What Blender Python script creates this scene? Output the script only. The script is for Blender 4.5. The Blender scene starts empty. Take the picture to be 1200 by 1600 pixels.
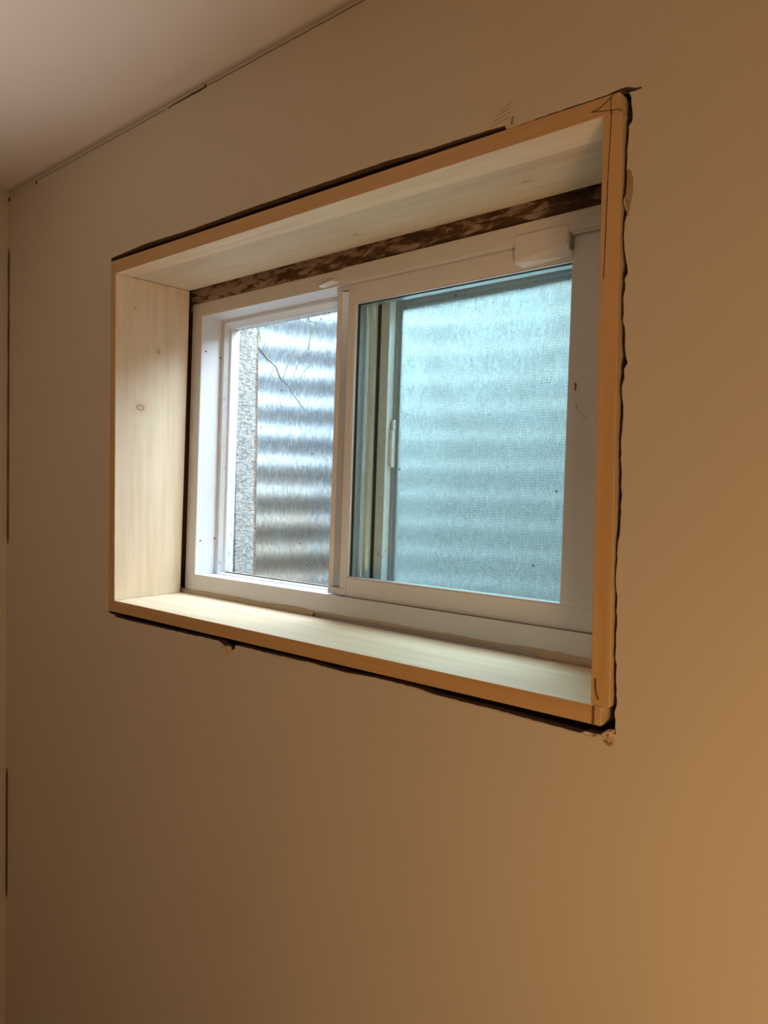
import bpy, bmesh, math, random
from mathutils import Vector, Matrix, noise
from mathutils.geometry import tessellate_polygon
random.seed(7)
C = bpy.context.scene.collection
V = Vector

# ---------------------------------------------------------------- camera
cam_d = bpy.data.cameras.new('camera')
cam = bpy.data.objects.new('camera', cam_d)
C.objects.link(cam)
R_ = V((0.74702467, 0.66450732, 0.01960011))
U_ = V((-0.03605316, 0.01105545, 0.99928872))
F_ = V((-0.66381798, 0.74719997, -0.03221628))
M = Matrix((R_, U_, -F_)).transposed().to_4x4()
M.translation = V((1.25195, -0.69220, 0.22442))
cam.matrix_world = M
cam_d.sensor_fit = 'VERTICAL'
cam_d.sensor_height = 24.0
cam_d.lens = 24.0 * 1215.65 / 1600
cam_d.clip_start = 0.01
bpy.context.scene.camera = cam

# ---------------------------------------------------------------- world, lamps, exposure
W = bpy.data.worlds.new('overcast_sky')
bpy.context.scene.world = W
W.use_nodes = True
bg = W.node_tree.nodes['Background']
bg.inputs[0].default_value = (0.62, 0.84, 0.98, 1)
bg.inputs[1].default_value = 11.0

def area(name, loc, target, size, power, col):
    d = bpy.data.lights.new(name, 'AREA')
    d.shape = 'DISK'; d.size = size; d.energy = power; d.color = col
    o = bpy.data.objects.new(name, d); C.objects.link(o)
    o.location = loc
    o.rotation_euler = (V(target) - V(loc)).to_track_quat('-Z', 'Y').to_euler()
    return o
area('warm_work_lamp', (1.65, -0.85, -0.30), (1.2, 0, -0.12), 0.30, 7.4, (1.0, 0.57, 0.25))
area('room_fill', (0.9, -2.3, 0.2), (0.2, 0, 0.3), 1.2, 1.5, (1.0, 0.68, 0.46))  # unseen fill light, added well behind the camera
up = area('ceiling_fill', (0.25, -0.95, -0.4), (0.15, -0.80, 0.8), 0.3, 2.6, (1.0, 0.87, 0.78))  # unseen upward light, added to brighten the ceiling
up.data.spread = math.radians(68)

# high soft daylight coming down over the right hand rim of the well
sd = bpy.data.lights.new('soft_daylight', 'SUN'); sd.energy = 27.0; sd.angle = math.radians(95); sd.color = (0.70, 0.85, 1.0)
sun = bpy.data.objects.new('soft_daylight', sd); C.objects.link(sun)
sun.location = (2, 3, 5)
sun.rotation_euler = V((-0.22, -0.62, -0.90)).to_track_quat('-Z', 'Y').to_euler()

vs = bpy.context.scene.view_settings
vs.view_transform = 'Standard'
vs.look = 'None'
vs.gamma = 1.0
vs.exposure = 0.0
vs.use_curve_mapping = False

# ---------------------------------------------------------------- material helpers
def mat(name):
    m = bpy.data.materials.new(name); m.use_nodes = True
    nt = m.node_tree
    return m, nt, nt.nodes['Principled BSDF'], nt.nodes['Material Output']

def node(nt, t, **kw):
    n = nt.nodes.new(t)
    for k, v in kw.items():
        if isinstance(k, str) and hasattr(n, k): setattr(n, k, v)
    return n

def coords(nt, scale=(1, 1, 1), loc=(0, 0, 0), rot=(0, 0, 0)):
    tc = node(nt, 'ShaderNodeTexCoord'); mp = node(nt, 'ShaderNodeMapping')
    mp.inputs['Scale'].default_value = scale
    mp.inputs['Location'].default_value = loc
    mp.inputs['Rotation'].default_value = rot
    nt.links.new(tc.outputs['Object'], mp.inputs['Vector'])
    return mp.outputs[0]

def noise_t(nt, vec, scale, detail=4, rough=.55, dist=0):
    n = node(nt, 'ShaderNodeTexNoise')
    n.inputs['Scale'].default_value = scale; n.inputs['Detail'].default_value = detail
    n.inputs['Roughness'].default_value = rough; n.inputs['Distortion'].default_value = dist
    nt.links.new(vec, n.inputs['Vector'])
    return n.outputs['Fac']

def ramp(nt, fac, stops):
    r = node(nt, 'ShaderNodeValToRGB')
    e = r.color_ramp.elements
    while len(e) < len(stops): e.new(0.5)
    for i, (p, c) in enumerate(stops):
        e[i].position = p
        e[i].color = (c, c, c, 1) if isinstance(c, (int, float)) else (*c, 1)
    nt.links.new(fac, r.inputs[0])
    return r.outputs[0]

def mixc(nt, fac, a, b, mode='MIX'):
    m = node(nt, 'ShaderNodeMix'); m.data_type = 'RGBA'; m.blend_type = mode
    for s, v in ((m.inputs[0], fac), (m.inputs[6], a), (m.inputs[7], b)):
        if isinstance(v, (int, float)): s.default_value = v
        elif isinstance(v, tuple): s.default_value = (*v, 1)
        else: nt.links.new(v, s)
    return m.outputs[2]

def math_n(nt, op, a, b=0.0):
    m = node(nt, 'ShaderNodeMath'); m.operation = op
    for i, v in enumerate((a, b)):
        if isinstance(v, (int, float)): m.inputs[i].default_value = v
        else: nt.links.new(v, m.inputs[i])
    return m.outputs[0]

def bump(nt, bsdf, h, strength=.3, dist=.002):
    b = node(nt, 'ShaderNodeBump')
    b.inputs['Strength'].default_value = strength; b.inputs['Distance'].default_value = dist
    nt.links.new(h, b.inputs['Height']); nt.links.new(b.outputs[0], bsdf.inputs['Normal'])

def simple(name, col, rough=.6, metal=0, var=.0, vscale=40, bmp=0):
    m, nt, b, o = mat(name)
    b.inputs['Roughness'].default_value = rough; b.inputs['Metallic'].default_value = metal
    v = coords(nt); n = noise_t(nt, v, vscale)
    c2 = tuple(x * (1 - var) for x in col)
    nt.links.new(mixc(nt, n, col, c2), b.inputs['Base Color'])
    if bmp: bump(nt, b, n, bmp)
    return m

# painted drywall: faint orange peel, patchy skim
def wall_mat(name, col, blot=.06, peel=.18):
    m, nt, b, o = mat(name)
    v = coords(nt)
    big = noise_t(nt, v, 2.2, 3)
    col2 = tuple(x * (1 - blot) for x in col)
    base = mixc(nt, ramp(nt, big, [(.3, 0), (.7, 1)]), col, col2)
    fine = noise_t(nt, v, 260, 3, .6); med = noise_t(nt, v, 45, 2)
    nt.links.new(base, b.inputs['Base Color'])
    b.inputs['Roughness'].default_value = .75
    b.inputs['Specular IOR Level'].default_value = .25
    bump(nt, b, math_n(nt, 'ADD', fine, math_n(nt, 'MULTIPLY', med, 1.5)), peel, .0006)
    return m
M_wall = wall_mat('painted_drywall', (0.60, 0.53, 0.42))
M_ceil = wall_mat('ceiling_paint', (0.72, 0.66, 0.61), .05)
M_floor = wall_mat('concrete_floor', (0.35, 0.32, 0.29), .2)

# pine: grain runs along the local axis given; knots are (point, radius)
def pine(name, axis, knots=(), light=1.0, seed=0, cut=False):
    m, nt, b, o = mat(name)
    s = [38, 38, 38]; s[axis] = 2.0
    v = coords(nt, tuple(s), (seed, seed * .7, seed * .3))
    g = noise_t(nt, v, 1.6, 6, .62, .35)
    s2 = [300, 300, 300]; s2[axis] = 12
    f = noise_t(nt, coords(nt, tuple(s2)), 1.0, 3, .6)
    blot = noise_t(nt, coords(nt, (4, 4, 4), (seed, 0, 0)), 1.5, 2)
    a = (0.80 * light, 0.63 * light, 0.43 * light); c = (0.66 * light, 0.445 * light, 0.255 * light)
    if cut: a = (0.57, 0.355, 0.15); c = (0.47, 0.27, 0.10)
    col = mixc(nt, ramp(nt, g, [(.42, 0), (.68, .62)]), a, c)
    col = mixc(nt, ramp(nt, f, [(.5, 0), (.8, .22)]), col, (0.60, 0.40, 0.22))
    if not cut: col = mixc(nt, ramp(nt, blot, [(.45, 0), (.75, .25)]), col, (0.88, 0.74, 0.52))
    tc = node(nt, 'ShaderNodeTexCoord')
    for (p, r, ax) in knots:
        mp = node(nt, 'ShaderNodeMapping'); mp.vector_type = 'TEXTURE'
        mp.inputs['Location'].default_value = p
        mp.inputs['Scale'].default_value = tuple(r * k for k in ax)
        nt.links.new(tc.outputs['Object'], mp.inputs['Vector'])
        ln = node(nt, 'ShaderNodeVectorMath'); ln.operation = 'LENGTH'
        nt.links.new(mp.outputs[0], ln.inputs[0])
        d = math_n(nt, 'ADD', ln.outputs['Value'], math_n(nt, 'MULTIPLY', math_n(nt, 'SUBTRACT', g, .5), .5))
        ringm = ramp(nt, math_n(nt, 'MULTIPLY', d, .5), [(0, .35), (.34, .25), (.44, 1), (.52, .8), (.60, 0)])
        col = mixc(nt, math_n(nt, 'MULTIPLY', ringm, .95), col, (0.14, 0.085, 0.05))
        halo = ramp(nt, math_n(nt, 'MULTIPLY', d, .2), [(.2, .35), (.75, 0)])
        col = mixc(nt, halo, col, (0.66, 0.40, 0.20))
    nt.links.new(col, b.inputs['Base Color'])
    b.inputs['Roughness'].default_value = .55
    bump(nt, b, f, .12, .0006)
    return m

M_vinyl = simple('white_vinyl', (0.75, 0.73, 0.72), .38, 0, .06, 25)
M_vinyl_dirty, nt, b, o = mat('dusty_white_vinyl')
v = coords(nt)
dirt = math_n(nt, 'MULTIPLY', ramp(nt, noise_t(nt, v, 90, 5, .7), [(.58, 0), (.66, 1)]), ramp(nt, noise_t(nt, v, 9, 2), [(.45, 0), (.6, 1)]))
nt.links.new(mixc(nt, math_n(nt, 'MULTIPLY', dirt, .7), (0.72, 0.73, 0.74), (0.24, 0.18, 0.13)), b.inputs['Base Color'])
b.inputs['Roughness'].default_value = .5
M_gasket = simple('black_gasket', (0.02, 0.022, 0.022), .5)
M_spacer = simple('aluminium_spacer', (0.55, 0.57, 0.57), .35, .8, .15, 60)
M_shine = simple('painted_daylight_sliver', (0.93, 0.97, 0.95), .22, .35, .15, 60)  # pale colour standing in for daylight between the stiles
M_screenframe = simple('grey_screen_frame', (0.38, 0.41, 0.44), .5, .2, .15, 40)
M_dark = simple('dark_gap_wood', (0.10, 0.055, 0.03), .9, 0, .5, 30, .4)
M_pencil = simple('pencil_graphite', (0.13, 0.08, 0.05), .8)
M_crack = simple('open_drywall_seam', (0.07, 0.045, 0.03), .95)
M_gap = simple('unfilled_corner_tape', (0.17, 0.13, 0.09), .95, 0, .5, 20)
M_gypsum = simple('broken_gypsum', (0.72, 0.55, 0.36), .9, 0, .35, 220, .6)
M_paper = simple('torn_drywall_paper', (0.42, 0.30, 0.19), .9, 0, .35, 120, .4)

# rough old wood and foam around the window, smeared with pale filler
M_buck, nt, b, o = mat('filler_smeared_rough_wood')
v = coords(nt, (.45, 1, 1.6))
n = noise_t(nt, v, 52, 6, .66, .5)
sxb = node(nt, 'ShaderNodeSeparateXYZ'); nt.links.new(coords(nt), sxb.inputs[0])
n2 = math_n(nt, 'SUBTRACT', n, math_n(nt, 'MULTIPLY', math_n(nt, 'SUBTRACT', sxb.outputs[0], .25), .13))
c = ramp(nt, n2, [(.40, (0.10, 0.055, 0.03)), (.48, (0.22, 0.135, 0.08)), (.51, (0.42, 0.31, 0.23)), (.75, (0.50, 0.38, 0.30))])
nt.links.new(c, b.inputs['Base Color']); b.inputs['Roughness'].default_value = .9
bump(nt, b, n, .8, .004)

# galvanised corrugated steel: cloudy spangle, vertical streaks, mud splash low on the left
M_steel, nt, b, o = mat('galvanised_steel')
v = coords(nt)
sp = noise_t(nt, v, 70, 4, .7)
st = noise_t(nt, coords(nt, (1, 1, .25)), 150, 3, .7)
base = ramp(nt, sp, [(.3, (0.24, 0.28, 0.31)), (.7, (0.36, 0.41, 0.44))])
base = mixc(nt, ramp(nt, st, [(.5, 0), (.68, .45)]), base, (0.74, 0.79, 0.82))
base = mixc(nt, ramp(nt, st, [(.3, .35), (.42, 0)]), base, (0.14, 0.17, 0.19))
sx = node(nt, 'ShaderNodeSeparateXYZ'); nt.links.new(v, sx.inputs[0])
mx = ramp(nt, math_n(nt, 'ADD', math_n(nt, 'MULTIPLY', math_n(nt, 'ADD', sx.outputs[0], .60), 3.2), math_n(nt, 'MULTIPLY', math_n(nt, 'SUBTRACT', noise_t(nt, v, 14, 4), .5), .9)), [(.30, 1), (.62, 0)])
mz = ramp(nt, math_n(nt, 'ADD', math_n(nt, 'MULTIPLY', sx.outputs[2], 2.0), .2), [(.45, 1), (.85, 0)])
mud = math_n(nt, 'MULTIPLY', mx, mz)
base = mixc(nt, math_n(nt, 'MULTIPLY', mud, .8), base, (0.30, 0.22, 0.13))
nt.links.new(base, b.inputs['Base Color'])
b.inputs['Metallic'].default_value = .1; b.inputs['Roughness'].default_value = .5
bump(nt, b, st, .35, .002)

# brushed stucco concrete
M_stucco, nt, b, o = mat('stucco_concrete')
v = coords(nt, (1, 1, 2.5), rot=(.5, 0, 0))
n = noise_t(nt, v, 95, 4, .6)
base = ramp(nt, n, [(.35, (0.22, 0.195, 0.165)), (.58, (0.43, 0.40, 0.36))])
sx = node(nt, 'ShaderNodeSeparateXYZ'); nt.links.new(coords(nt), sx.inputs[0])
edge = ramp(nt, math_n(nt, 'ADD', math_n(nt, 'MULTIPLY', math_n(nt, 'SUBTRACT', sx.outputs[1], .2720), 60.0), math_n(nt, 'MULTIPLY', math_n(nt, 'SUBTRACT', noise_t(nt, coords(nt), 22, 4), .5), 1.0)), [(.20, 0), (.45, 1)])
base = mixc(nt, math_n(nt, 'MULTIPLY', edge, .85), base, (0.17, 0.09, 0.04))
nt.links.new(base, b.inputs['Base Color']); b.inputs['Roughness'].default_value = .95
bump(nt, b, n, 1.0, .004)

# glass: clear film + faint reflection + dirt/condensation that scatters daylight
def glass_mat(name, tint, haze, haze_col, kind):
    m, nt, b, o = mat(name)
    nt.nodes.remove(b)
    tr = node(nt, 'ShaderNodeBsdfTransparent'); tr.inputs[0].default_value = (*tint, 1)
    gl = node(nt, 'ShaderNodeBsdfGlossy'); gl.inputs['Roughness'].default_value = .02
    gl.inputs['Color'].default_value = (1, 1, 1, 1)
    ly = node(nt, 'ShaderNodeFresnel'); ly.inputs[0].default_value = 1.25
    m1 = node(nt, 'ShaderNodeMixShader')
    geo = node(nt, 'ShaderNodeNewGeometry')
    nt.links.new(math_n(nt, 'MULTIPLY', ly.outputs[0], math_n(nt, 'SUBTRACT', 1.0, geo.outputs['Backfacing'])), m1.inputs[0]); nt.links.new(tr.outputs[0], m1.inputs[1]); nt.links.new(gl.outputs[0], m1.inputs[2])
    tl = node(nt, 'ShaderNodeBsdfTranslucent'); tl.inputs[0].default_value = (*haze_col, 1)
    v = coords(nt)
    sx = node(nt, 'ShaderNodeSeparateXYZ'); nt.links.new(v, sx.inputs[0])
    fine = noise_t(nt, coords(nt, (1, 1, .35)), 230, 3, .75)
    cloud = noise_t(nt, coords(nt, (1, 1, .55)), 11, 4, .6, .4)
    if kind == 'wet':
        up = ramp(nt, sx.outputs[2], [(.24, 0), (.36, .55), (.47, 1)])
        wet = math_n(nt, 'MULTIPLY', up, math_n(nt, 'MULTIPLY', ramp(nt, fine, [(.46, 0), (.60, 1)]), ramp(nt, cloud, [(.40, .10), (.62, 1)])))
        low = math_n(nt, 'MULTIPLY', ramp(nt, cloud, [(.35, .75), (.7, 1.1)]), haze)
        f = math_n(nt, 'ADD', low, math_n(nt, 'MULTIPLY', wet, .45))
    else:
        f = math_n(nt, 'MULTIPLY', math_n(nt, 'MULTIPLY', ramp(nt, fine, [(.47, 0), (.62, 1)]), ramp(nt, cloud, [(.35, .3), (.6, 1)])), haze)
    m2 = node(nt, 'ShaderNodeMixShader')
    nt.links.new(f, m2.inputs[0]); nt.links.new(m1.outputs[0], m2.inputs[1]); nt.links.new(tl.outputs[0], m2.inputs[2])
    # sparse dark specks
    vo = node(nt, 'ShaderNodeTexVoronoi'); vo.inputs['Scale'].default_value = 42
    nt.links.new(v, vo.inputs['Vector'])
    sp = math_n(nt, 'MULTIPLY', math_n(nt, 'LESS_THAN', vo.outputs['Distance'], .07), math_n(nt, 'GREATER_THAN', noise_t(nt, v, 17, 2), .58))
    df = node(nt, 'ShaderNodeBsdfDiffuse'); df.inputs[0].default_value = (.10, .13, .11, 1)
    m3 = node(nt, 'ShaderNodeMixShader')
    nt.links.new(math_n(nt, 'MULTIPLY', sp, .8), m3.inputs[0]); nt.links.new(m2.outputs[0], m3.inputs[1]); nt.links.new(df.outputs[0], m3.inputs[2])
    nt.links.new(m3.outputs[0], o.inputs[0])
    return m
M_glass_fixed = glass_mat('speckled_clear_glass', (.97, .99, 1), .40, (.10, .11, .12), 'dry')
M_glass_sash = glass_mat('tinted_glass', (.90, .985, .96), .06, (.10, .12, .12), 'dry')

# insect screen: fine woven cloth, see-through
M_mesh, nt, b, o = mat('screen_cloth')
nt.nodes.remove(b)
tr = node(nt, 'ShaderNodeBsdfTransparent'); df = node(nt, 'ShaderNodeBsdfDiffuse'); df.inputs[0].default_value = (.34, .36, .36, 1)
tl = node(nt, 'ShaderNodeBsdfTranslucent'); tl.inputs[0].default_value = (.07, .075, .08, 1)
ad = node(nt, 'ShaderNodeMixShader'); ad.inputs[0].default_value = .5
nt.links.new(df.outputs[0], ad.inputs[1]); nt.links.new(tl.outputs[0], ad.inputs[2])
sx = node(nt, 'ShaderNodeSeparateXYZ'); nt.links.new(coords(nt), sx.inputs[0])
def threads(out):
    return math_n(nt, 'LESS_THAN', math_n(nt, 'FRACT', math_n(nt, 'MULTIPLY', out, 1 / .0036)), .30)
th = math_n(nt, 'MAXIMUM', threads(sx.outputs[2]), threads(sx.outputs[0]))
mx = node(nt, 'ShaderNodeMixShader')
nt.links.new(math_n(nt, 'MULTIPLY', th, .16), mx.inputs[0]); nt.links.new(tr.outputs[0], mx.inputs[1]); nt.links.new(ad.outputs[0], mx.inputs[2])
v = coords(nt)
wetf = noise_t(nt, coords(nt, (1, 1, .5)), 210, 3, .75); cloud = noise_t(nt, coords(nt, (1, 1, .6)), 10, 4, .6, .4)
up_ = ramp(nt, sx.outputs[2], [(.24, .04), (.34, .5), (.46, 1)])
wet = math_n(nt, 'MULTIPLY', up_, math_n(nt, 'MULTIPLY', ramp(nt, wetf, [(.44, 0), (.60, 1)]), ramp(nt, cloud, [(.42, .10), (.62, 1)])))
hz = math_n(nt, 'ADD', math_n(nt, 'MULTIPLY', ramp(nt, cloud, [(.35, .8), (.7, 1)]), .29), math_n(nt, 'MULTIPLY', wet, .5))
tw_ = node(nt, 'ShaderNodeBsdfTranslucent'); tw_.inputs[0].default_value = (.36, .415, .42, 1)
mh = node(nt, 'ShaderNodeMixShader')
nt.links.new(hz, mh.inputs[0]); nt.links.new(mx.outputs[0], mh.inputs[1]); nt.links.new(tw_.outputs[0], mh.inputs[2])
nt.links.new(mh.outputs[0], o.inputs[0])

M_grass = simple('green_blade', (0.22, 0.42, 0.10), .6, 0, .3, 30)
M_straw = simple('dry_straw', (0.42, 0.36, 0.24), .8, 0, .3, 30)
M_twig = simple('dark_twig', (0.16, 0.13, 0.10), .8, 0, .3, 30)
M_lawn = simple('lawn', (0.16, 0.26, 0.08), .95, 0, .5, 20)
M_gravel = simple('gravel', (0.42, 0.38, 0.33), .95, 0, .6, 60, 1)

# ---------------------------------------------------------------- mesh helpers
def link(name, bm, m, parent=None, bevel=0, smooth=False):
    bmesh.ops.recalc_face_normals(bm, faces=bm.faces)
    me = bpy.data.meshes.new(name); bm.to_mesh(me); bm.free()
    if smooth:
        for p in me.polygons: p.use_smooth = True
    o = bpy.data.objects.new(name, me); C.objects.link(o)
    if isinstance(m, (list, tuple)):
        for q in m: me.materials.append(q)
    else: me.materials.append(m)
    if parent: o.parent = parent
    if bevel:
        b = o.modifiers.new('bevel', 'BEVEL'); b.width = bevel; b.segments = 2; b.limit_method = 'ANGLE'
    return o

def box(bm, x0, x1, y0, y1, z0, z1):
    return hexa(bm, [(x0, y0, z0), (x1, y0, z0), (x1, y0, z1), (x0, y0, z1)],
                [(x0, y1, z0), (x1, y1, z0), (x1, y1, z1), (x0, y1, z1)])

def hexa(bm, front, back):
    a = [bm.verts.new(p) for p in front]; b = [bm.verts.new(p) for p in back]
    n = len(a)
    bm.faces.new(a); bm.faces.new(b[::-1])
    for i in range(n):
        bm.faces.new((a[i], b[i], b[(i + 1) % n], a[(i + 1) % n]))

def tube(bm, pts, r0, r1=None, sides=6):
    r1 = r0 if r1 is None else r1
    rings = []
    n = len(pts)
    for i, p in enumerate(pts):
        p = V(p)
        t = (V(pts[min(i + 1, n - 1)]) - V(pts[max(i - 1, 0)])).normalized()
        a = t.orthogonal().normalized(); b = t.cross(a)
        r = r0 + (r1 - r0) * i / max(1, n - 1)
        rings.append([bm.verts.new(p + (a * math.cos(k * 2 * math.pi / sides) + b * math.sin(k * 2 * math.pi / sides)) * r) for k in range(sides)])
    for A, B in zip(rings, rings[1:]):
        for k in range(sides):
            bm.faces.new((A[k], A[(k + 1) % sides], B[(k + 1) % sides], B[k]))
    bm.faces.new(rings[0][::-1]); bm.faces.new(rings[-1])

def sheet_with_hole(outer, hole, y0, y1):
    """outer, hole: (x, z) loops; a slab between y0 and y1 with the hole cut through it."""
    bm = bmesh.new()
    loops = [[V((x, z, 0)) for x, z in outer]] + ([[V((x, z, 0)) for x, z in hole]] if hole else [])
    flat = [p for l in loops for p in l]
    tris = tessellate_polygon(loops)
    vf = [bm.verts.new((p.x, y0, p.y)) for p in flat]
    vb = [bm.verts.new((p.x, y1, p.y)) for p in flat]
    for t in tris:
        bm.faces.new([vf[i] for i in t]); bm.faces.new([vb[i] for i in t][::-1])
    s = 0
    for l in loops:
        n = len(l)
        for i in range(n):
            a, b = s + i, s + (i + 1) % n
            bm.faces.new((vf[a], vf[b], vb[b], vb[a]))
        s += n
    return bm

def rect(x0, x1, z0, z1):
    return [(x0, z0), (x1, z0), (x1, z1), (x0, z1)]

def structure(o):
    o['kind'] = 'structure'; return o

def tag(o, label, cat, group=None, kind=None):
    o['label'] = label; o['category'] = cat
    if group: o['group'] = group
    if kind: o['kind'] = kind
    return o

def empty(name, loc=(0, 0, 0), rot=(0, 0, 0)):
    o = bpy.data.objects.new(name, None); C.objects.link(o)
    o.location = loc; o.rotation_euler = rot; o.empty_display_size = .05
    return o

# ---------------------------------------------------------------- the room shell
XL, XR, YF, ZC, ZF = -0.418, 3.1, -3.2, 0.8175, -1.55
hole0 = [(-0.0008, 0.6080), (0.112, 0.6120), (0.2367, 0.609), (0.3705, 0.6100), (0.5061, 0.6092), (0.6292, 0.6085), (0.6919, 0.6055), (0.7423, 0.6045), (0.7946, 0.6023), (0.7963, 0.5973), (0.8478, 0.5983), (0.9088, 0.5978), (0.9127, 0.5985), (0.9209, 0.5993), (0.936, 0.5948), (0.936, 0.5927), (0.9298, 0.5935), (0.9322, 0.5881), (0.9334, 0.5773), (0.9338, 0.5661), (0.9306, 0.5624), (0.9296, 0.5405), (0.9297, 0.527), (0.930, 0.519), (0.9305, 0.5034), (0.9275, 0.496), (0.9275, 0.4925), (0.9314, 0.482), (0.9292, 0.4743), (0.9295, 0.455), (0.9338, 0.4275), (0.9308, 0.4221), (0.9316, 0.4179), (0.9300, 0.4029), (0.9302, 0.3838), (0.933, 0.371), (0.9335, 0.3555), (0.9361, 0.344), (0.9328, 0.3384), (0.9335, 0.3306), (0.9311, 0.3219), (0.9332, 0.3051), (0.9328, 0.2875), (0.9318, 0.27), (0.933, 0.2496), (0.9333, 0.2293), (0.9342, 0.2251), (0.9338, 0.1951), (0.9316, 0.1721), (0.9308, 0.1485), (0.9327, 0.1172), (0.9328, 0.0839), (0.934, 0.044), (0.9353, 0.0223), (0.9333, 0.0152), (0.9355, -0.0045), (0.9352, -0.0052), (0.9306, -0.0036), (0.9236, -0.0084), (0.9164, -0.0089), (0.8987, -0.0089), (0.8849, -0.0084), (0.8659, -0.008), (0.8513, -0.0077), (0.8209, -0.007), (0.7889, -0.0061), (0.7663, -0.0062), (0.7436, -0.006), (0.7269, -0.0063), (0.7147, -0.0057), (0.6998, -0.0036), (0.669, -0.0030), (0.6367, -0.0032), (0.6087, -0.0038), (0.5791, -0.0054), (0.546, -0.0049), (0.5076, -0.0036), (0.4788, -0.0042), (0.4159, -0.0048), (0.3572, -0.0043), (0.3535, -0.0113), (0.3415, -0.0141), (0.3323, -0.0089), (0.3153, -0.0039), (0.2264, -0.0052), (0.0999, -0.0063), (0.0305, -0.0059), (0.0008, -0.0034)]
hole = []
for i, p in enumerate(hole0):                       # ragged saw-cut edge
    q = hole0[(i + 1) % len(hole0)]
    L = math.hypot(q[0] - p[0], q[1] - p[1])
    n = max(1, int(L / .005)) if i < len(hole0) - 1 else 1
    rag = .0007 if p[0] > .9 else (.0005 if p[1] < .1 else .0003)
    for k in range(n):
        t = k / n
        jx = random.uniform(-rag, rag) if (k and p[0] > .9) else 0
        jz = random.uniform(-rag, rag) if (k and p[0] <= .9) else 0
        hole.append((p[0] + (q[0] - p[0]) * t + jx, p[1] + (q[1] - p[1]) * t + jz))
hole = [(x, z - (.0028 if z < .0 and .02 < x < .90 else 0)) for x, z in hole]
wb = structure(link('wall_back', sheet_with_hole(rect(XL, XR, ZF, ZC), hole, 0, .0127), [M_wall, simple('shade_painted_drywall_cut', (.17, .10, .06), .95, 0, .4, 120, .5)]))
for p in wb.data.polygons:                                  # sawn rim of the hole, the gap's shade painted in as dark brown
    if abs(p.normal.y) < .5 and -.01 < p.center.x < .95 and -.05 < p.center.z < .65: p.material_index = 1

def slab(name, m, *b):
    bm = bmesh.new(); box(bm, *b); return structure(link(name, bm, m))
slab('wall_left', M_wall, XL - .0127, XL, YF, 0.0127, ZF, ZC)
slab('wall_right', M_wall, XR, XR + .1, YF, .0127, ZF, ZC)
slab('wall_front', M_wall, XL, XR, YF - .1, YF, ZF, ZC)
slab('ceiling', M_ceil, XL - .1, XR + .1, YF - .1, .0127, ZC, ZC + .05)
slab('floor', M_floor, XL - .1, XR + .1, YF - .1, .0127, ZF - .1, ZF)

# rough wood framing behind the drywall, the cavity the ragged cut looks into
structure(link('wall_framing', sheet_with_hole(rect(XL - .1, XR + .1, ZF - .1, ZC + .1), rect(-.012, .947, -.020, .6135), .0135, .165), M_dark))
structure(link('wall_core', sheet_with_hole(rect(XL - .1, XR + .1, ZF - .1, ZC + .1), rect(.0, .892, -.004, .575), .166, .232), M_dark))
# concrete foundation, brushed stucco on the outside reveal
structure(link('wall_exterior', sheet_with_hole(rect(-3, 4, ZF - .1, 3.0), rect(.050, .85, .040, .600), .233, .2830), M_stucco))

# cove of joint compound where wall meets ceiling
bm = bmesh.new()
n = 60
prev = None
for i in range(n + 1):
    x = XL + (1.5 - XL) * i / n
    d = .036 + .006 * noise.noise(V((x * 6, 0, 0)))
    h = .003 + .001 * noise.noise(V((x * 9, 3, 0)))
    cur = [bm.verts.new(p) for p in ((x, -.0002, ZC - .0005), (x, -.0004, ZC - h * .6), (x, -d * .35, ZC - h * .32), (x, -d, ZC - .0003))]
    if prev:
        for k in range(3): bm.faces.new((prev[k], cur[k], cur[k + 1], prev[k + 1]))
    prev = cur
structure(link('trim_1', bm, M_ceil, smooth=True))

# ---------------------------------------------------------------- unfinished joints: cracks and nail holes
def crack(name, pts, w, y, label, depth=.0006, axis='xz', m=None):
    """a narrow open slit following pts, lying a hair proud of the surface"""
    bm = bmesh.new()
    n = len(pts)
    up, dn = [], []
    for i, (a, b_) in enumerate(pts):
        wi = w[i] if isinstance(w, (list, tuple)) else w
        if i == 0 or i == n - 1: wi *= .4
        p0 = pts[max(i - 1, 0)]; p1 = pts[min(i + 1, n - 1)]
        t = V((p1[0] - p0[0], p1[1] - p0[1])).normalized(); nn = V((-t.y, t.x)) * wi * .5
        up.append((a + nn.x, b_ + nn.y)); dn.append((a - nn.x, b_ - nn.y))
    loop = up + dn[::-1]
    def P(q, d):
        return (q[0], y - d, q[1]) if axis == 'xz' else (y + d, q[0], q[1])
    f = [bm.verts.new(P(q, depth)) for q in loop]; g = [bm.verts.new(P(q, -.0001)) for q in loop]
    N = len(loop)
    for i in range(n - 1):
        bm.faces.new((f[i], f[i + 1], f[N - 2 - i], f[N - 1 - i]))
    for i in range(N):
        bm.faces.new((f[i], g[i], g[(i + 1) % N], f[(i + 1) % N]))
    o = link(name, bm, m or M_crack)
    if label: tag(o, label, 'crack', {'hairline_crack': 'hairline cracks along the wall top', 'corner_gap': 'unfilled gaps in the left corner'}.get(name))
    return o

def wob(x0, z0, x1, z1, n, a=.0006):
    return [(x0 + (x1 - x0) * i / n + random.uniform(-a, a) * .3, z0 + (z1 - z0) * i / n + random.uniform(-a, a)) for i in range(n + 1)]

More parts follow.
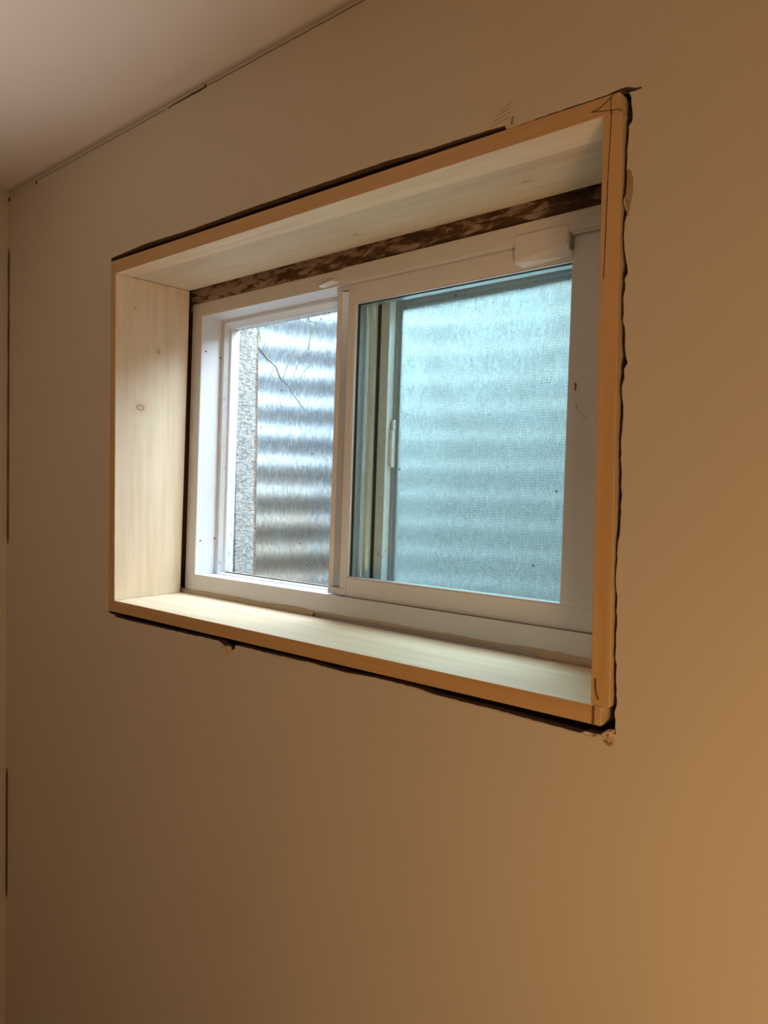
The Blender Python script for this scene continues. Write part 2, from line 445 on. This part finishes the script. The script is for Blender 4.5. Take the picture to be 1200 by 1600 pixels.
crack('seam_crack', wob(.165, .8100, .2655, .8115, 12), [.0012 + .0020 * i / 12 for i in range(13)], 0, 'dark tapering open seam in the wall just under the ceiling')
crack('hairline_crack', wob(.27, .8112, .60, .8105, 40, .0004), .0006, 0, 'hairline crack running right along the wall top towards the photo edge')
crack('hairline_crack', wob(-.28, .8085, .16, .8098, 50, .0004), .0004, 0, 'faint hairline crack along the wall top left of the open seam')
crack('corner_gap', wob(XL + .0050, .70, XL + .0050, .09, 40, .0007), [.0085 + .0015 * math.sin(i * .7) for i in range(41)], 0, 'long dark unfilled gap in the left room corner, window height', m=M_gap)
crack('corner_gap', wob(XL + .0055, -.385, XL + .0055, -.66, 20, .0008), .0100, 0, 'short unfilled gap in the left room corner below window height', m=M_gap)
def nail_hole(x, z, r, label):
    bm = bmesh.new()
    vs_ = [bm.verts.new((x + r * (1 + .3 * math.sin(3 * k)) * math.cos(k * math.pi / 5), -.0005, z + r * math.sin(k * math.pi / 5))) for k in range(10)]
    f = bm.faces.new(vs_)
    r_ = bmesh.ops.extrude_face_region(bm, geom=[f])
    for v_ in r_['geom']:
        if isinstance(v_, bmesh.types.BMVert): v_.co.y += .0006
    tag(link('nail_hole', bm, M_crack), label, 'nail hole', 'nail holes along the wall top')
nail_hole(.2668, .8122, .0028, 'dark nail hole at the right tip of the open wall seam')
nail_hole(-.2890, .8060, .0034, 'small dark nail hole in the wall top near the left corner')
nail_hole(-.412, .8010, .0045, 'dark hole where the two walls meet the ceiling')

# shallow torn patch beside the cut at the upper right, and chips of gypsum hanging at the cut
def lump(name, pts, y0, y1, m, label, cat, rough=.0006):
    bm = bmesh.new()
    c = (sum(p[0] for p in pts) / len(pts), sum(p[1] for p in pts) / len(pts))
    ring0 = [bm.verts.new((p[0], y0, p[1])) for p in pts]
    ring1 = [bm.verts.new((c[0] + (p[0] - c[0]) * .8, y1 + random.uniform(-rough, rough), c[1] + (p[1] - c[1]) * .8)) for p in pts]
    ring2 = [bm.verts.new((c[0] + (p[0] - c[0]) * .35, y1 + random.uniform(-rough, rough) * 1.5, c[1] + (p[1] - c[1]) * .35)) for p in pts]
    n_ = len(pts)
    for A, B in ((ring0, ring1), (ring1, ring2)):
        for i in range(n_): bm.faces.new((A[i], A[(i + 1) % n_], B[(i + 1) % n_], B[i]))
    bm.faces.new(ring2); bm.faces.new(ring0[::-1])
    return tag(link(name, bm, m), label, cat)
lump('paper_tear', [(.9305, .524), (.9335, .523), (.9368, .514), (.9365, .500), (.934, .486), (.9325, .478), (.9310, .482), (.9285, .494), (.9300, .508)], .0003, -.0009, M_paper, 'brown torn strip of drywall paper beside the upper right of the window box', 'paper tear')
lump('gypsum_chip', [(.3325, -.0120), (.3375, -.0105), (.3445, -.0120), (.3455, -.0165), (.342, -.0235), (.3385, -.0265), (.3335, -.0250), (.3300, -.0190)], .0020, -.0045, M_gypsum, 'pale gypsum chip hanging under the window box, left part', 'plaster chip', .002)
lump('gypsum_chip', [(.9235, -.0045), (.9270, -.0020), (.9330, -.0010), (.9340, -.0080), (.9355, -.0115), (.9300, -.0150), (.9255, -.0110), (.9190, -.0090)], .0022, -.0030, M_gypsum, 'broken gypsum chip at the lower right corner of the window box', 'plaster chip', .002)
lump('dark_chip', [(.922, -.0135), (.9255, -.0122), (.933, -.0135), (.9325, -.0175), (.927, -.0180)], .0006, -.0012, M_paper, 'small dark dent in the wall under the lower right corner chip', 'dent')
lump('dark_chip', [(.910, -.0096), (.9155, -.0088), (.918, -.0105), (.9125, -.0120)], .0006, -.0010, M_paper, 'tiny dark dent just left of the lower right corner chip', 'dent')
# ridge of peeled paint edge under the sill
for k, (a, b_) in enumerate((((.43, .60)), ((.66, .80)), ((.80, .915)))):
    n = 24; bm = bmesh.new(); pts = []
    for i in range(n + 1):
        x = a + (b_ - a) * i / n
        j = min(range(len(hole0)), key=lambda q: abs(hole0[q][0] - x) + (9 if hole0[q][1] > .1 else 0))
        # interpolate the bottom edge of the cut
        bot = sorted([p for p in hole0 if p[1] < 0 and .3 < p[0] < .925])
        z = next((p[1] + (q[1] - p[1]) * (x - p[0]) / (q[0] - p[0]) for p, q in zip(bot, bot[1:]) if p[0] <= x <= q[0]), -.006)
        pts.append((x, -.0004, z - .0036 + random.uniform(-.0005, .0005)))
    tube(bm, pts, .0009, .0006, 6)
    tag(link('paint_curl', bm, M_wall), ['curled paint edge along the cut below the sill, left of middle', 'curled paint edge along the cut below the sill, right of middle', 'curled paint edge along the cut beside the lower right corner'][k], 'paint edge', 'curled paint edges below the box')

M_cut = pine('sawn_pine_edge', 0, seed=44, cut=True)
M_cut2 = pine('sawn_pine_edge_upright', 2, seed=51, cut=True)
# ---------------------------------------------------------------- jamb box of bare pine boards
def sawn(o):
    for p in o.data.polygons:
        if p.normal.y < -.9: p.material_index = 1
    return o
jb = empty('window_jamb_box')
tag(jb, 'bare pine jamb box lining the basement window opening, standing proud in the ragged wall cut', 'window box')
FY = -.0015
M_pine_side = pine('pine_side_board', 2, knots=[((.016, .047, .3555), .0062, (3, 1.15, .8)), ((.014, .083, .458), .0026, (4, 1, 1.3)), ((.014, .036, .527), .0015, (4, 1, 1.3))], seed=3)
M_pine_head = pine('pine_head_board', 0, knots=[((.052, .018, .578), .0045, (1.6, .8, 2)), ((.48, .105, .578), .003, (1.2, 1, 2)), ((.765, .09, .578), .0025, (2, .8, 2))], seed=9, light=.93)
M_pine_sill = pine('pine_sill_board', 0, seed=15, light=1.0)
M_pine_right = pine('pine_right_board', 2, seed=21)
M_pine_edge = pine('pine_pale_edge_strip', 0, seed=30, light=1.16)
# left
bm = bmesh.new()
hexa(bm, [(.0012, FY, .0200), (.0213, FY, .0200), (.0170, FY, .5785), (.0022, FY, .5785)],
     [(-.010, .1390, .0205), (.0087, .1390, .0205), (.0148, .1480, .5785), (-.005, .1480, .5785)])
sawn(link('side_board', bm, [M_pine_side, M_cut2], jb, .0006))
# right
bm = bmesh.new()
hexa(bm, [(.9096, FY, .0192), (.9286, FY, .0192), (.9241, FY, .5778), (.9050, FY, .5778)],
     [(.908, .1390, .0192), (.927, .1390, .0192), (.9235, .1480, .5778), (.9045, .1480, .5778)])
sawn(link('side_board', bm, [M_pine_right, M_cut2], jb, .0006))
# head: the main board, and the paler strip along its room edge
bm = bmesh.new()
hexa(bm, [(.0022, .0300, .5795), (.9212, .0440, .5780), (.9212, .0440, .5955), (.0022, .0300, .6000)],
     [(.0022, .1470, .5790), (.9212, .1480, .5790), (.9212, .1480, .5960), (.0022, .1470, .6000)])
link('head_board', bm, M_pine_head, jb, .0005)
bm = bmesh.new()
hexa(bm, [(.0020, FY, .5790), (.9214, FY, .5784), (.9214, FY, .5962), (.0020, FY, .6012)],
     [(.0020, .0300, .5790), (.9214, .0440, .5776), (.9214, .0440, .5956), (.0020, .0300, .6000)])
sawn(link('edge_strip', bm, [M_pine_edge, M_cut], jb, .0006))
# sill
bm = bmesh.new()
hexa(bm, [(.0012, FY, .0000), (.9204, FY, -.0002), (.9204, FY, .0186), (.0012, FY, .0198)],
     [(-.010, .1450, .0000), (.9204, .1430, .0000), (.9204, .1430, .0180), (-.010, .1450, .0202)])
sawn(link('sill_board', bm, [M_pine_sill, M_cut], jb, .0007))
# pencil marks on the board edges
def pencil(pts, r=.00045):
    bm = bmesh.new(); tube(bm, [(x, FY - .0002, z) for x, z in pts], r, r, 5)
    link('pencil_mark', bm, M_pencil, jb)
pencil([(.9140, .5810), (.9135, .565), (.9120, .52), (.9112, .46), (.9105, .425)])
pencil([(.8930, .5855), (.9010, .5862), (.9080, .5905), (.9155, .5950)])
pencil([(.8930, .5855), (.9030, .5835), (.9135, .5815), (.9230, .5795)])
pencil([(.9125, .5940), (.9132, .5780)])
pencil([(.9135, .038), (.9152, .030), (.9175, .025)], .0009)
pencil([(.9138, .045), (.9142, .032)], .0009)
bm = bmesh.new(); box(bm, .9112, .9138, FY - .0003, FY + .0003, .0005, .0180)
link('pencil_mark', bm, M_pencil, jb)
# pencil strokes scribbled on the wall above the box
bm = bmesh.new()
for i in range(4):
    z0 = .6035 + i * .0045
    tube(bm, [(.775 + i * .004, -.0001, z0 + .002), (.80 + i * .001, -.0001, z0 + .0060 + i * .0003)], .0003, .00025, 4)
tube(bm, [(.803, -.0003, .6010), (.8045, -.0003, .6090)], .0016, .0010, 5)
tag(link('pencil_scribble', bm, simple('faint_graphite', (0.30, 0.22, 0.16), .9)), 'faint pencil hatching on the wall above the window box', 'pencil marks')
crack('saw_overcut', [(.921, .5985), (.928, .5975), (.936, .5940), (.942, .5938)], .0022, 0, 'dark saw overcut running off the upper right corner of the box')

# rough filler-smeared strips between the box and the window
def rough_strip(name, x0, x1, z0, z1, y, amp, m, lbl_parent, nx, nz, seed, vertical=False):
    bm = bmesh.new(); g = []
    for i in range(nx + 1):
        row = []
        for j in range(nz + 1):
            x = x0 + (x1 - x0) * i / nx; z = z0 + (z1 - z0) * j / nz
            e = 1 if 0 < j < nz or vertical else .3
            d = amp * noise.fractal(V((x * 45 + seed, z * 60, seed)), .8, 2.1, 4) * e
            row.append(bm.verts.new((x, y + .02 * z - d, z)))
        g.append(row)
    for i in range(nx):
        for j in range(nz): bm.faces.new((g[i][j], g[i + 1][j], g[i + 1][j + 1], g[i][j + 1]))
    r_ = bmesh.ops.extrude_face_region(bm, geom=list(bm.faces))
    for v_ in r_['geom']:
        if isinstance(v_, bmesh.types.BMVert): v_.co.y = .1655
    return link(name, bm, m, lbl_parent, smooth=True)

# ---------------------------------------------------------------- the sliding window (local frame: x, outward, z)
TILT = .0207
win = empty('window_1', (0, .14885, 0), (-TILT, 0, 0))
win['kind'] = 'structure'

def sweep_loops(loops, m, name, bevel=0):
    """loops: list of (x0,x1,z0,z1,ly) rectangles; consecutive ones are joined, the last joins the first"""
    bm = bmesh.new()
    R = [[bm.verts.new(p) for p in ((a, y, c), (b_, y, c), (b_, y, d), (a, y, d))] for a, b_, c, d, y in loops]
    for A, B in zip(R, R[1:] + R[:1]):
        for k in range(4): bm.faces.new((A[k], A[(k + 1) % 4], B[(k + 1) % 4], B[k]))
    return link(name, bm, m, win, bevel)

frame = sweep_loops([(.0075, .884, .004, .5570, .074), (.0075, .884, .004, .5570, .0006), (.0085, .883, .005, .5560, 0),
             (.0375, .850, .0560, .5318, 0), (.0380, .849, .0555, .5325, .0012), (.0375, .849, .0545, .5325, .045),
             (.0380, .849, .0525, .5325, .0455), (.0380, .849, .0520, .5325, .074)], M_vinyl, 'main_frame')
# head filler nosing to the right of the mullion, a hair proud
bm = bmesh.new(); hexa(bm, [(.4020, -.0022, .5330), (.8840, -.0022, .5350), (.8840, -.0022, .5595), (.4020, -.0022, .5575)],
                       [(.4020, .0040, .5330), (.8840, .0040, .5350), (.8840, .0040, .5595), (.4020, .0040, .5575)])
link('head_nosing', bm, M_vinyl, win, .0008)

# fixed glazing: stepped bead, glass, meeting stile
sweep_loops([(.0382, .460, .0530, .5323, .0745), (.0382, .460, .0530, .5323, .0450), (.0460, .402, .0560, .5262, .0450),
             (.0500, .402, .0572, .5200, .0530), (.0540, .402, .0580, .5170, .0560), (.0540, .402, .0580, .5170, .0745)], M_vinyl_dirty, 'fixed_frame', .0006)
bm = bmesh.new(); box(bm, .048, .408, .0610, .0640, .052, .522); link('fixed_glass', bm, M_glass_fixed, win)
bm = bmesh.new(); box(bm, .0545, .400, .0560, .0605, .0570, .0600); link('glass_gasket', bm, simple('brown_stained_gasket', (.22, .18, .12), .8), win)
# bright fin on the meeting stile, painted in for a sliver of daylight
bm = bmesh.new()
N = 14; top, bot = [], []
for k in range(N + 1):
    t = math.pi * k / N
    top.append(bm.verts.new((.4270 - .0085 * math.cos(t), .0460 - .0085 * math.sin(t), .528)))
    bot.append(bm.verts.new((.4270 - .0085 * math.cos(t), .0460 - .0085 * math.sin(t), .058)))
for k in range(N): bm.faces.new((top[k], top[k + 1], bot[k + 1], bot[k]))
bm.faces.new((top[0], bot[0], bot[N], top[N])); bm.faces.new(top); bm.faces.new(bot[::-1])
link('daylight_sliver_fin', bm, M_shine, win, smooth=False)
bm = bmesh.new(); box(bm, .4365, .4430, .0440, .0560, .056, .528); link('dark_gap_strip', bm, M_gasket, win, .0006)  # black strip standing in for the shaded gap beside the fin

# insect screen outside the sliding sash
sc = sweep_loops([(.4345, .846, .0560, .5310, .0700), (.4345, .846, .0560, .5310, .0590), (.4620, .828, .0740, .5120, .0590),
                  (.4640, .826, .0760, .5060, .0600), (.4640, .826, .0760, .5060, .0610), (.4700, .820, .0780, .5000, .0630), (.4700, .820, .0780, .5000, .0700)], M_screenframe, 'screen_frame', .0005)
bm = bmesh.new(); box(bm, .468, .822, .0640, .0644, .0775, .502); link('insect_screen', bm, M_mesh, win)
bm = bmesh.new()
box(bm, .4600, .4655, .0530, .0610, .2560, .3130); box(bm, .4610, .4660, .0545, .0610, .3130, .3290)
box(bm, .4590, .4640, .0520, .0560, .2640, .3000)
link('screen_latch', bm, M_vinyl, win, .0008)

# sliding sash
bm = bmesh.new()
box(bm, .4235, .8500, .0060, .0360, .0562, .0845)         # bottom rail
box(bm, .4235, .7870, .0060, .0360, .5035, .5322)         # top rail
box(bm, .7870, .8500, .0058, .0360, .0845, .5322)         # right stile
box(bm, .7870, .8500, .0056, .0360, .0572, .0845)
sash = link('sliding_sash', bm, M_vinyl, win, .0007)
bm = bmesh.new()
prof = [(.3835, .0360), (.3835, .0085), (.3850, .0062), (.3905, .0062), (.3920, .0078), (.3965, .0150), (.4060, .0150), (.4080, .0095), (.4095, .0060), (.4233, .0058), (.4233, .0360)]
hexa(bm, [(x, y, .0680) for x, y in prof], [(x, y, .5260) for x, y in prof])
link('sash_stile', bm, M_vinyl, win, .0003)
bm = bmesh.new(); hexa(bm, [(.3930, .0078, .0690), (.4060, .0120, .0690), (.4070, .0149, .0690), (.3965, .0149, .0690)], [(.3930, .0078, .5250), (.4060, .0120, .5250), (.4070, .0149, .5250), (.3965, .0149, .5250)])
link('groove_reflection_strip', bm, simple('painted_groove_reflection', (.62, .72, .82), .22, .35), win, .0006)  # pale strip painted in for daylight reflected in the groove
bm = bmesh.new(); box(bm, .3835, .4233, .0058, .0360, .0572, .0677); link('stile_foot', bm, M_vinyl, win, .0006)
bm = bmesh.new(); box(bm, .3835, .4233, .0058, .0360, .5263, .5322); link('stile_cap', bm, M_vinyl, win, .0006)
# glazing bead just inside the sash opening, white, with dark gasket behind
sweep_loops([(.4238, .7867, .0848, .5032, .0105), (.4238, .7867, .0848, .5032, .0072), (.4245, .7862, .0868, .5016, .0072), (.4245, .7862, .0868, .5016, .0105)], M_vinyl, 'glazing_bead')
bm = bmesh.new(); box(bm, .4238, .7867, .0112, .0132, .0846, .5034); link('sash_glass', bm, M_glass_sash, win)
sweep_loops([(.4236, .7868, .0846, .5034, .0160), (.4236, .7868, .0846, .5034, .0134), (.4262, .7845, .0858, .5010, .0134), (.4262, .7845, .0858, .5010, .0160)], M_gasket, 'sash_gasket')
sweep_loops([(.4238, .7867, .0847, .5033, .0290), (.4238, .7867, .0847, .5033, .0162), (.4260, .7850, .0858, .5012, .0162), (.4260, .7850, .0858, .5012, .0290)], M_spacer, 'glass_spacer')
# anti-lift filler block at the top right and the small clip at the top of the mullion
bm = bmesh.new()
hexa(bm, [(.7110, -.0050, .5100), (.7845, -.0050, .5228), (.7845, -.0050, .5440), (.7110, -.0050, .5440)],
     [(.7190, .0052, .5040), (.7880, .0052, .5075), (.7880, .0052, .5440), (.7190, .0052, .5440)])
link('filler_block', bm, M_vinyl, win, .0008)
bm = bmesh.new()
box(bm, .7850, .7885, -.0010, .0050, .5150, .5400)
link('block_end_plate', bm, simple('shadowed_brown_plastic', (.35, .27, .22), .7), win, .0004)
bm = bmesh.new()
hexa(bm, [(.3575, -.0100, .5350), (.3880, -.0100, .5385), (.3880, -.0100, .5405), (.3575, -.0100, .5372)],
     [(.3575, .0010, .5330), (.3940, .0010, .5365), (.3940, .0010, .5400), (.3575, .0010, .5372)])
link('head_clip', bm, M_vinyl, win, .0004)
# scuffs on the right stile
bm = bmesh.new(); tube(bm, [(.797, .0054, .354), (.7975, .0054, .350), (.797, .0054, .345)], .0010, .0006, 5)
link('scuff_mark', bm, M_pencil, win)
bm = bmesh.new(); tube(bm, [(.7985, .0054, .330), (.8020, .0054, .320), (.8080, .0054, .3145), (.8150, .0054, .3130)], .0003, .0003, 5)
link('scuff_mark', bm, M_paper, win)
# screw heads on the fixed side jamb
for (x, y, z) in ((.0384, .010, .469), (.0384, .0435, .462), (.0384, .010, .118), (.0384, .0420, .122)):
    bm = bmesh.new()
    bmesh.ops.create_cone(bm, cap_ends=True, segments=10, radius1=.0018, radius2=.0013, depth=.0012,
                          matrix=Matrix.Translation((x, y, z)) @ Matrix.Rotation(math.pi / 2, 4, 'Y'))
    link('screw', bm, simple('dull_screw', (.14, .13, .13), .5, .6), win)

# rough header, left buck and sill putty around the window
hb = rough_strip('header_buck', -.004, .93, .545, .598, .1545, .0035, M_buck, None, 240, 14, 4.2)
tag(hb, 'rough brown header strip with smeared filler above the white window', 'rough wood strip')
sb = rough_strip('side_buck', -.0090, .0120, .022, .5440, .1600, .0035, M_dark, None, 6, 90, 8.8, True)
tag(sb, 'dark crumbly strip of rough wood beside the white window, left', 'rough wood strip')
bm = bmesh.new(); n = 160; prev = None
for i in range(n + 1):
    x = -.006 + .90 * i / n
    a = .0235 + .0028 * noise.noise(V((x * 11, 0, 2))) + .0010 * noise.noise(V((x * 70, 0, 2)))
    lo = .0248 if .36 < x < .76 else .0180                   # open crack under the putty to the right of middle
    lo += .0012 * noise.noise(V((x * 50, 5, 1)))
    y0 = .1445 + .0015 * noise.noise(V((x * 30, 9, 1)))
    cur = [bm.verts.new(p) for p in ((x, y0, lo), (x, y0 - .0004, max(a, lo + .0006)), (x, .1492, a + .0045), (x, .1492, lo))]
    if prev:
        for k in range(4): bm.faces.new((prev[k], cur[k], cur[(k + 1) % 4], prev[(k + 1) % 4]))
    else: bm.faces.new(cur[::-1])
    prev = cur
bm.faces.new(prev)
tag(link('putty_bead', bm, simple('beige_putty', (.62, .50, .36), .85, 0, .3, 60, .5), smooth=False), 'uneven beige putty bead between sill board and window frame', 'putty')

# ---------------------------------------------------------------- outside: window well, ground, plants
CX, CY, RR, P, A = .42, .2835, .56, .0675, .0045
well = empty('window_well', (CX, CY, 0))
tag(well, 'curved corrugated galvanised steel window well outside the glass', 'window well')
bm = bmesh.new()
na, nz = 72, 240; z0, z1 = -.42, .735
g = []
for j in range(nz + 1):
    z = z0 + (z1 - z0) * j / nz
    # dark (down facing) bands centred at z = .248 + k*P on the inner face
    r = RR - A * math.sin(2 * math.pi * (z - .248) / P)
    row = []
    for i in range(na + 1):
        t = math.pi * i / na
        row.append(bm.verts.new((-r * math.cos(t), r * math.sin(t), z)))
    g.append(row)
for j in range(nz):
    for i in range(na): bm.faces.new((g[j][i], g[j][i + 1], g[j + 1][i + 1], g[j + 1][i]))
o = link('corrugated_panel', bm, M_steel, well, smooth=True)
s = o.modifiers.new('thickness', 'SOLIDIFY'); s.thickness = .0016; s.offset = 1
bm = bmesh.new()
tube(bm, [(-(RR + .002) * math.cos(math.pi * i / 60), (RR + .002) * math.sin(math.pi * i / 60), z1 + .004) for i in range(61)], .0065, .0065, 10)
link('rolled_rim', bm, M_steel, well, smooth=True)
for sgn in (-1, 1):
    bm = bmesh.new(); x = sgn * RR
    box(bm, min(x, x + sgn * .05), max(x, x + sgn * .05), .0005, .0025, z0, z1); link('wall_flange', bm, M_steel, well)
    for k in range(4):
        bm = bmesh.new()
        bmesh.ops.create_cone(bm, cap_ends=True, segments=6, radius1=.008, radius2=.008, depth=.006,
                              matrix=Matrix.Translation((x + sgn * .025, .0055, -.3 + k * .25)) @ Matrix.Rotation(math.pi / 2, 4, 'X'))
        link('bolt', bm, M_spacer, well)

gz = .720
bm = bmesh.new()                                           # ground with the well cut out
inner = [(CX - (RR + .012) * math.cos(math.pi * i / 40), CY + (RR + .012) * math.sin(math.pi * i / 40)) for i in range(41)]
poly = [(-3, CY + .0005), (inner[0][0], CY + .0005)] + inner[1:-1] + [(inner[-1][0], CY + .0005), (4, CY + .0005), (4, 6), (-3, 6)]
t3 = tessellate_polygon([[V((x, y, 0)) for x, y in poly]])
vt = [bm.verts.new((x, y, gz)) for x, y in poly]
for t in t3: bm.faces.new([vt[i] for i in t])
r_ = bmesh.ops.extrude_face_region(bm, geom=list(bm.faces))
for v_ in r_['geom']:
    if isinstance(v_, bmesh.types.BMVert): v_.co.z = -.5
g_ = link('ground', bm, M_lawn); structure(g_)
bm = bmesh.new()
gn = 40
gv = {}
for i in range(gn + 1):
    for j in range(gn // 2 + 1):
        rr = (RR - .012) * j / (gn // 2); t = math.pi * i / gn
        x, y = CX - rr * math.cos(t), CY + .001 + rr * math.sin(t)
        gv[i, j] = bm.verts.new((x, y, -.20 + .012 * noise.noise(V((x * 30, y * 30, 0)))))
for i in range(gn):
    for j in range(gn // 2):
        q = [gv[i, j], gv[i + 1, j], gv[i + 1, j + 1], gv[i, j + 1]]
        bm.faces.new(q)
bmesh.ops.remove_doubles(bm, verts=bm.verts, dist=.0004)
tag(link('gravel_bed', bm, M_gravel), 'gravel covering the bottom of the steel window well', 'gravel', kind='stuff')

# plants hanging at the upper left of the well
def strand(bm, pts, r0, r1):
    tube(bm, pts, r0, r1, 5)
def blade(bm, base, tip, w, sag=.01):
    base, tip = V(base), V(tip); n = 6; L_ = []
    side = (tip - base).cross(V((0, 0, 1))).normalized()
    side = (side + (tip - base).cross(V((.4, -1, .2))).normalized() * 1.5).normalized()
    for i in range(n + 1):
        t = i / n; c = base.lerp(tip, t) + V((0, 0, sag * 4 * t * (1 - t)))
        ww = w * (1 - t) ** .6 * .5 + .0002
        L_.append((bm.verts.new(c - side * ww), bm.verts.new(c + V((0, .0006, .0008)) * (1 - t)), bm.verts.new(c + side * ww)))
    for a_, b_ in zip(L_, L_[1:]):
        bm.faces.new((a_[0], a_[1], b_[1], b_[0])); bm.faces.new((a_[1], a_[2], b_[2], b_[1]))
    r_ = bmesh.ops.extrude_face_region(bm, geom=list(bm.faces)[-2 * n:])
    for v_ in r_['geom']:
        if isinstance(v_, bmesh.types.BMVert): v_.co.y += .0004
# positions are on the plane y = .30 just outside the concrete edge
bm = bmesh.new()
strand(bm, [(.030, .290, .500), (.055, .30, .472), (.080, .302, .454), (.092, .305, .429), (.112, .305, .417), (.130, .307, .394), (.156, .31, .367)], .0024, .0009)
tw = link('hanging_twig', bm, M_twig); tag(tw, 'thin dark twig slanting down from the concrete edge past the left pane', 'twig')
for q in (((.055, .30, .472), (.080, .30, .455)), ((.075, .302, .452), (.050, .31, .430)), ((.100, .305, .426), (.060, .31, .436))):
    bm = bmesh.new(); strand(bm, [q[0], V(q[0]).lerp(V(q[1]), .5) + V((0, 0, .002)), q[1]], .0008, .0004)
    link('side_shoot', bm, M_straw, tw)
def grass_blade(base, tip, w, m, label, group='grass and straw blades at the concrete edge'):
    bm = bmesh.new(); blade(bm, base, tip, w); tag(link('grass_blade', bm, m), label, 'grass blade', group)
grass_blade((.098, .305, .428), (.140, .31, .500), .0022, M_straw, 'long pale straw blade rising from the twig knot')
grass_blade((.128, .305, .430), (.163, .31, .478), .0026, M_straw, 'straw blade right of the twig knot, lower stalk of the green tip')
grass_blade((.163, .310, .478), (.176, .31, .520), .0050, M_grass, 'bright green blade tip standing highest in the left pane')
grass_blade((.150, .305, .428), (.186, .31, .446), .0030, M_grass, 'short green blade pointing right, lowest in the left pane')
grass_blade((.034, .300, .512), (.066, .30, .540), .0030, M_grass, 'green blade arching up right from the concrete edge')
grass_blade((.034, .300, .512), (.012, .30, .500), .0030, M_grass, 'green blade curling left over the concrete edge')
grass_blade((.040, .300, .480), (.062, .30, .520), .0022, M_straw, 'pale straw blade crossing the concrete edge')
grass_blade((.034, .300, .505), (.020, .30, .545), .0026, M_grass, 'green blade standing upright at the concrete edge, topmost on the left')
grass_blade((.036, .300, .470), (.066, .30, .452), .0022, M_straw, 'pale straw blade drooping right, below the twig root')
grass_blade((.038, .300, .490), (.090, .30, .506), .0026, M_grass, 'green blade lying nearly level to the right of the concrete edge')
bm = bmesh.new()
strand(bm, [(.160, .30, .548), (.172, .30, .532), (.196, .30, .522)], .0009, .0005)
strand(bm, [(.172, .30, .532), (.190, .30, .556)], .0008, .0004)
tag(link('forked_twig', bm, M_twig), 'small forked dark twig against the bright sky at top of left pane', 'twig')
# tuft of lawn grass along the well rim
bm = bmesh.new()
for k in range(420):
    t = random.uniform(.15, 1.9)
    r = RR + .05 + random.uniform(0, .12)
    x, y = CX - r * math.cos(t), CY + r * math.sin(t)
    h = random.uniform(.015, .05); dx, dy = random.uniform(-.03, .03), random.uniform(-.03, .03)
    a_ = random.uniform(0, 6.28); w_ = .0015
    v0 = bm.verts.new((x - w_ * math.cos(a_), y - w_ * math.sin(a_), gz)); v1 = bm.verts.new((x + w_ * math.cos(a_), y + w_ * math.sin(a_), gz))
    v2 = bm.verts.new((x + dx, y + dy, gz + h)); v3 = bm.verts.new((x + w_ * math.sin(a_), y - w_ * math.cos(a_), gz))
    for f in ((v0, v1, v2), (v1, v3, v2), (v3, v0, v2)): bm.faces.new(f)
tag(link('lawn_grass', bm, M_grass), 'short lawn grass growing along the rim of the window well', 'grass', kind='stuff')
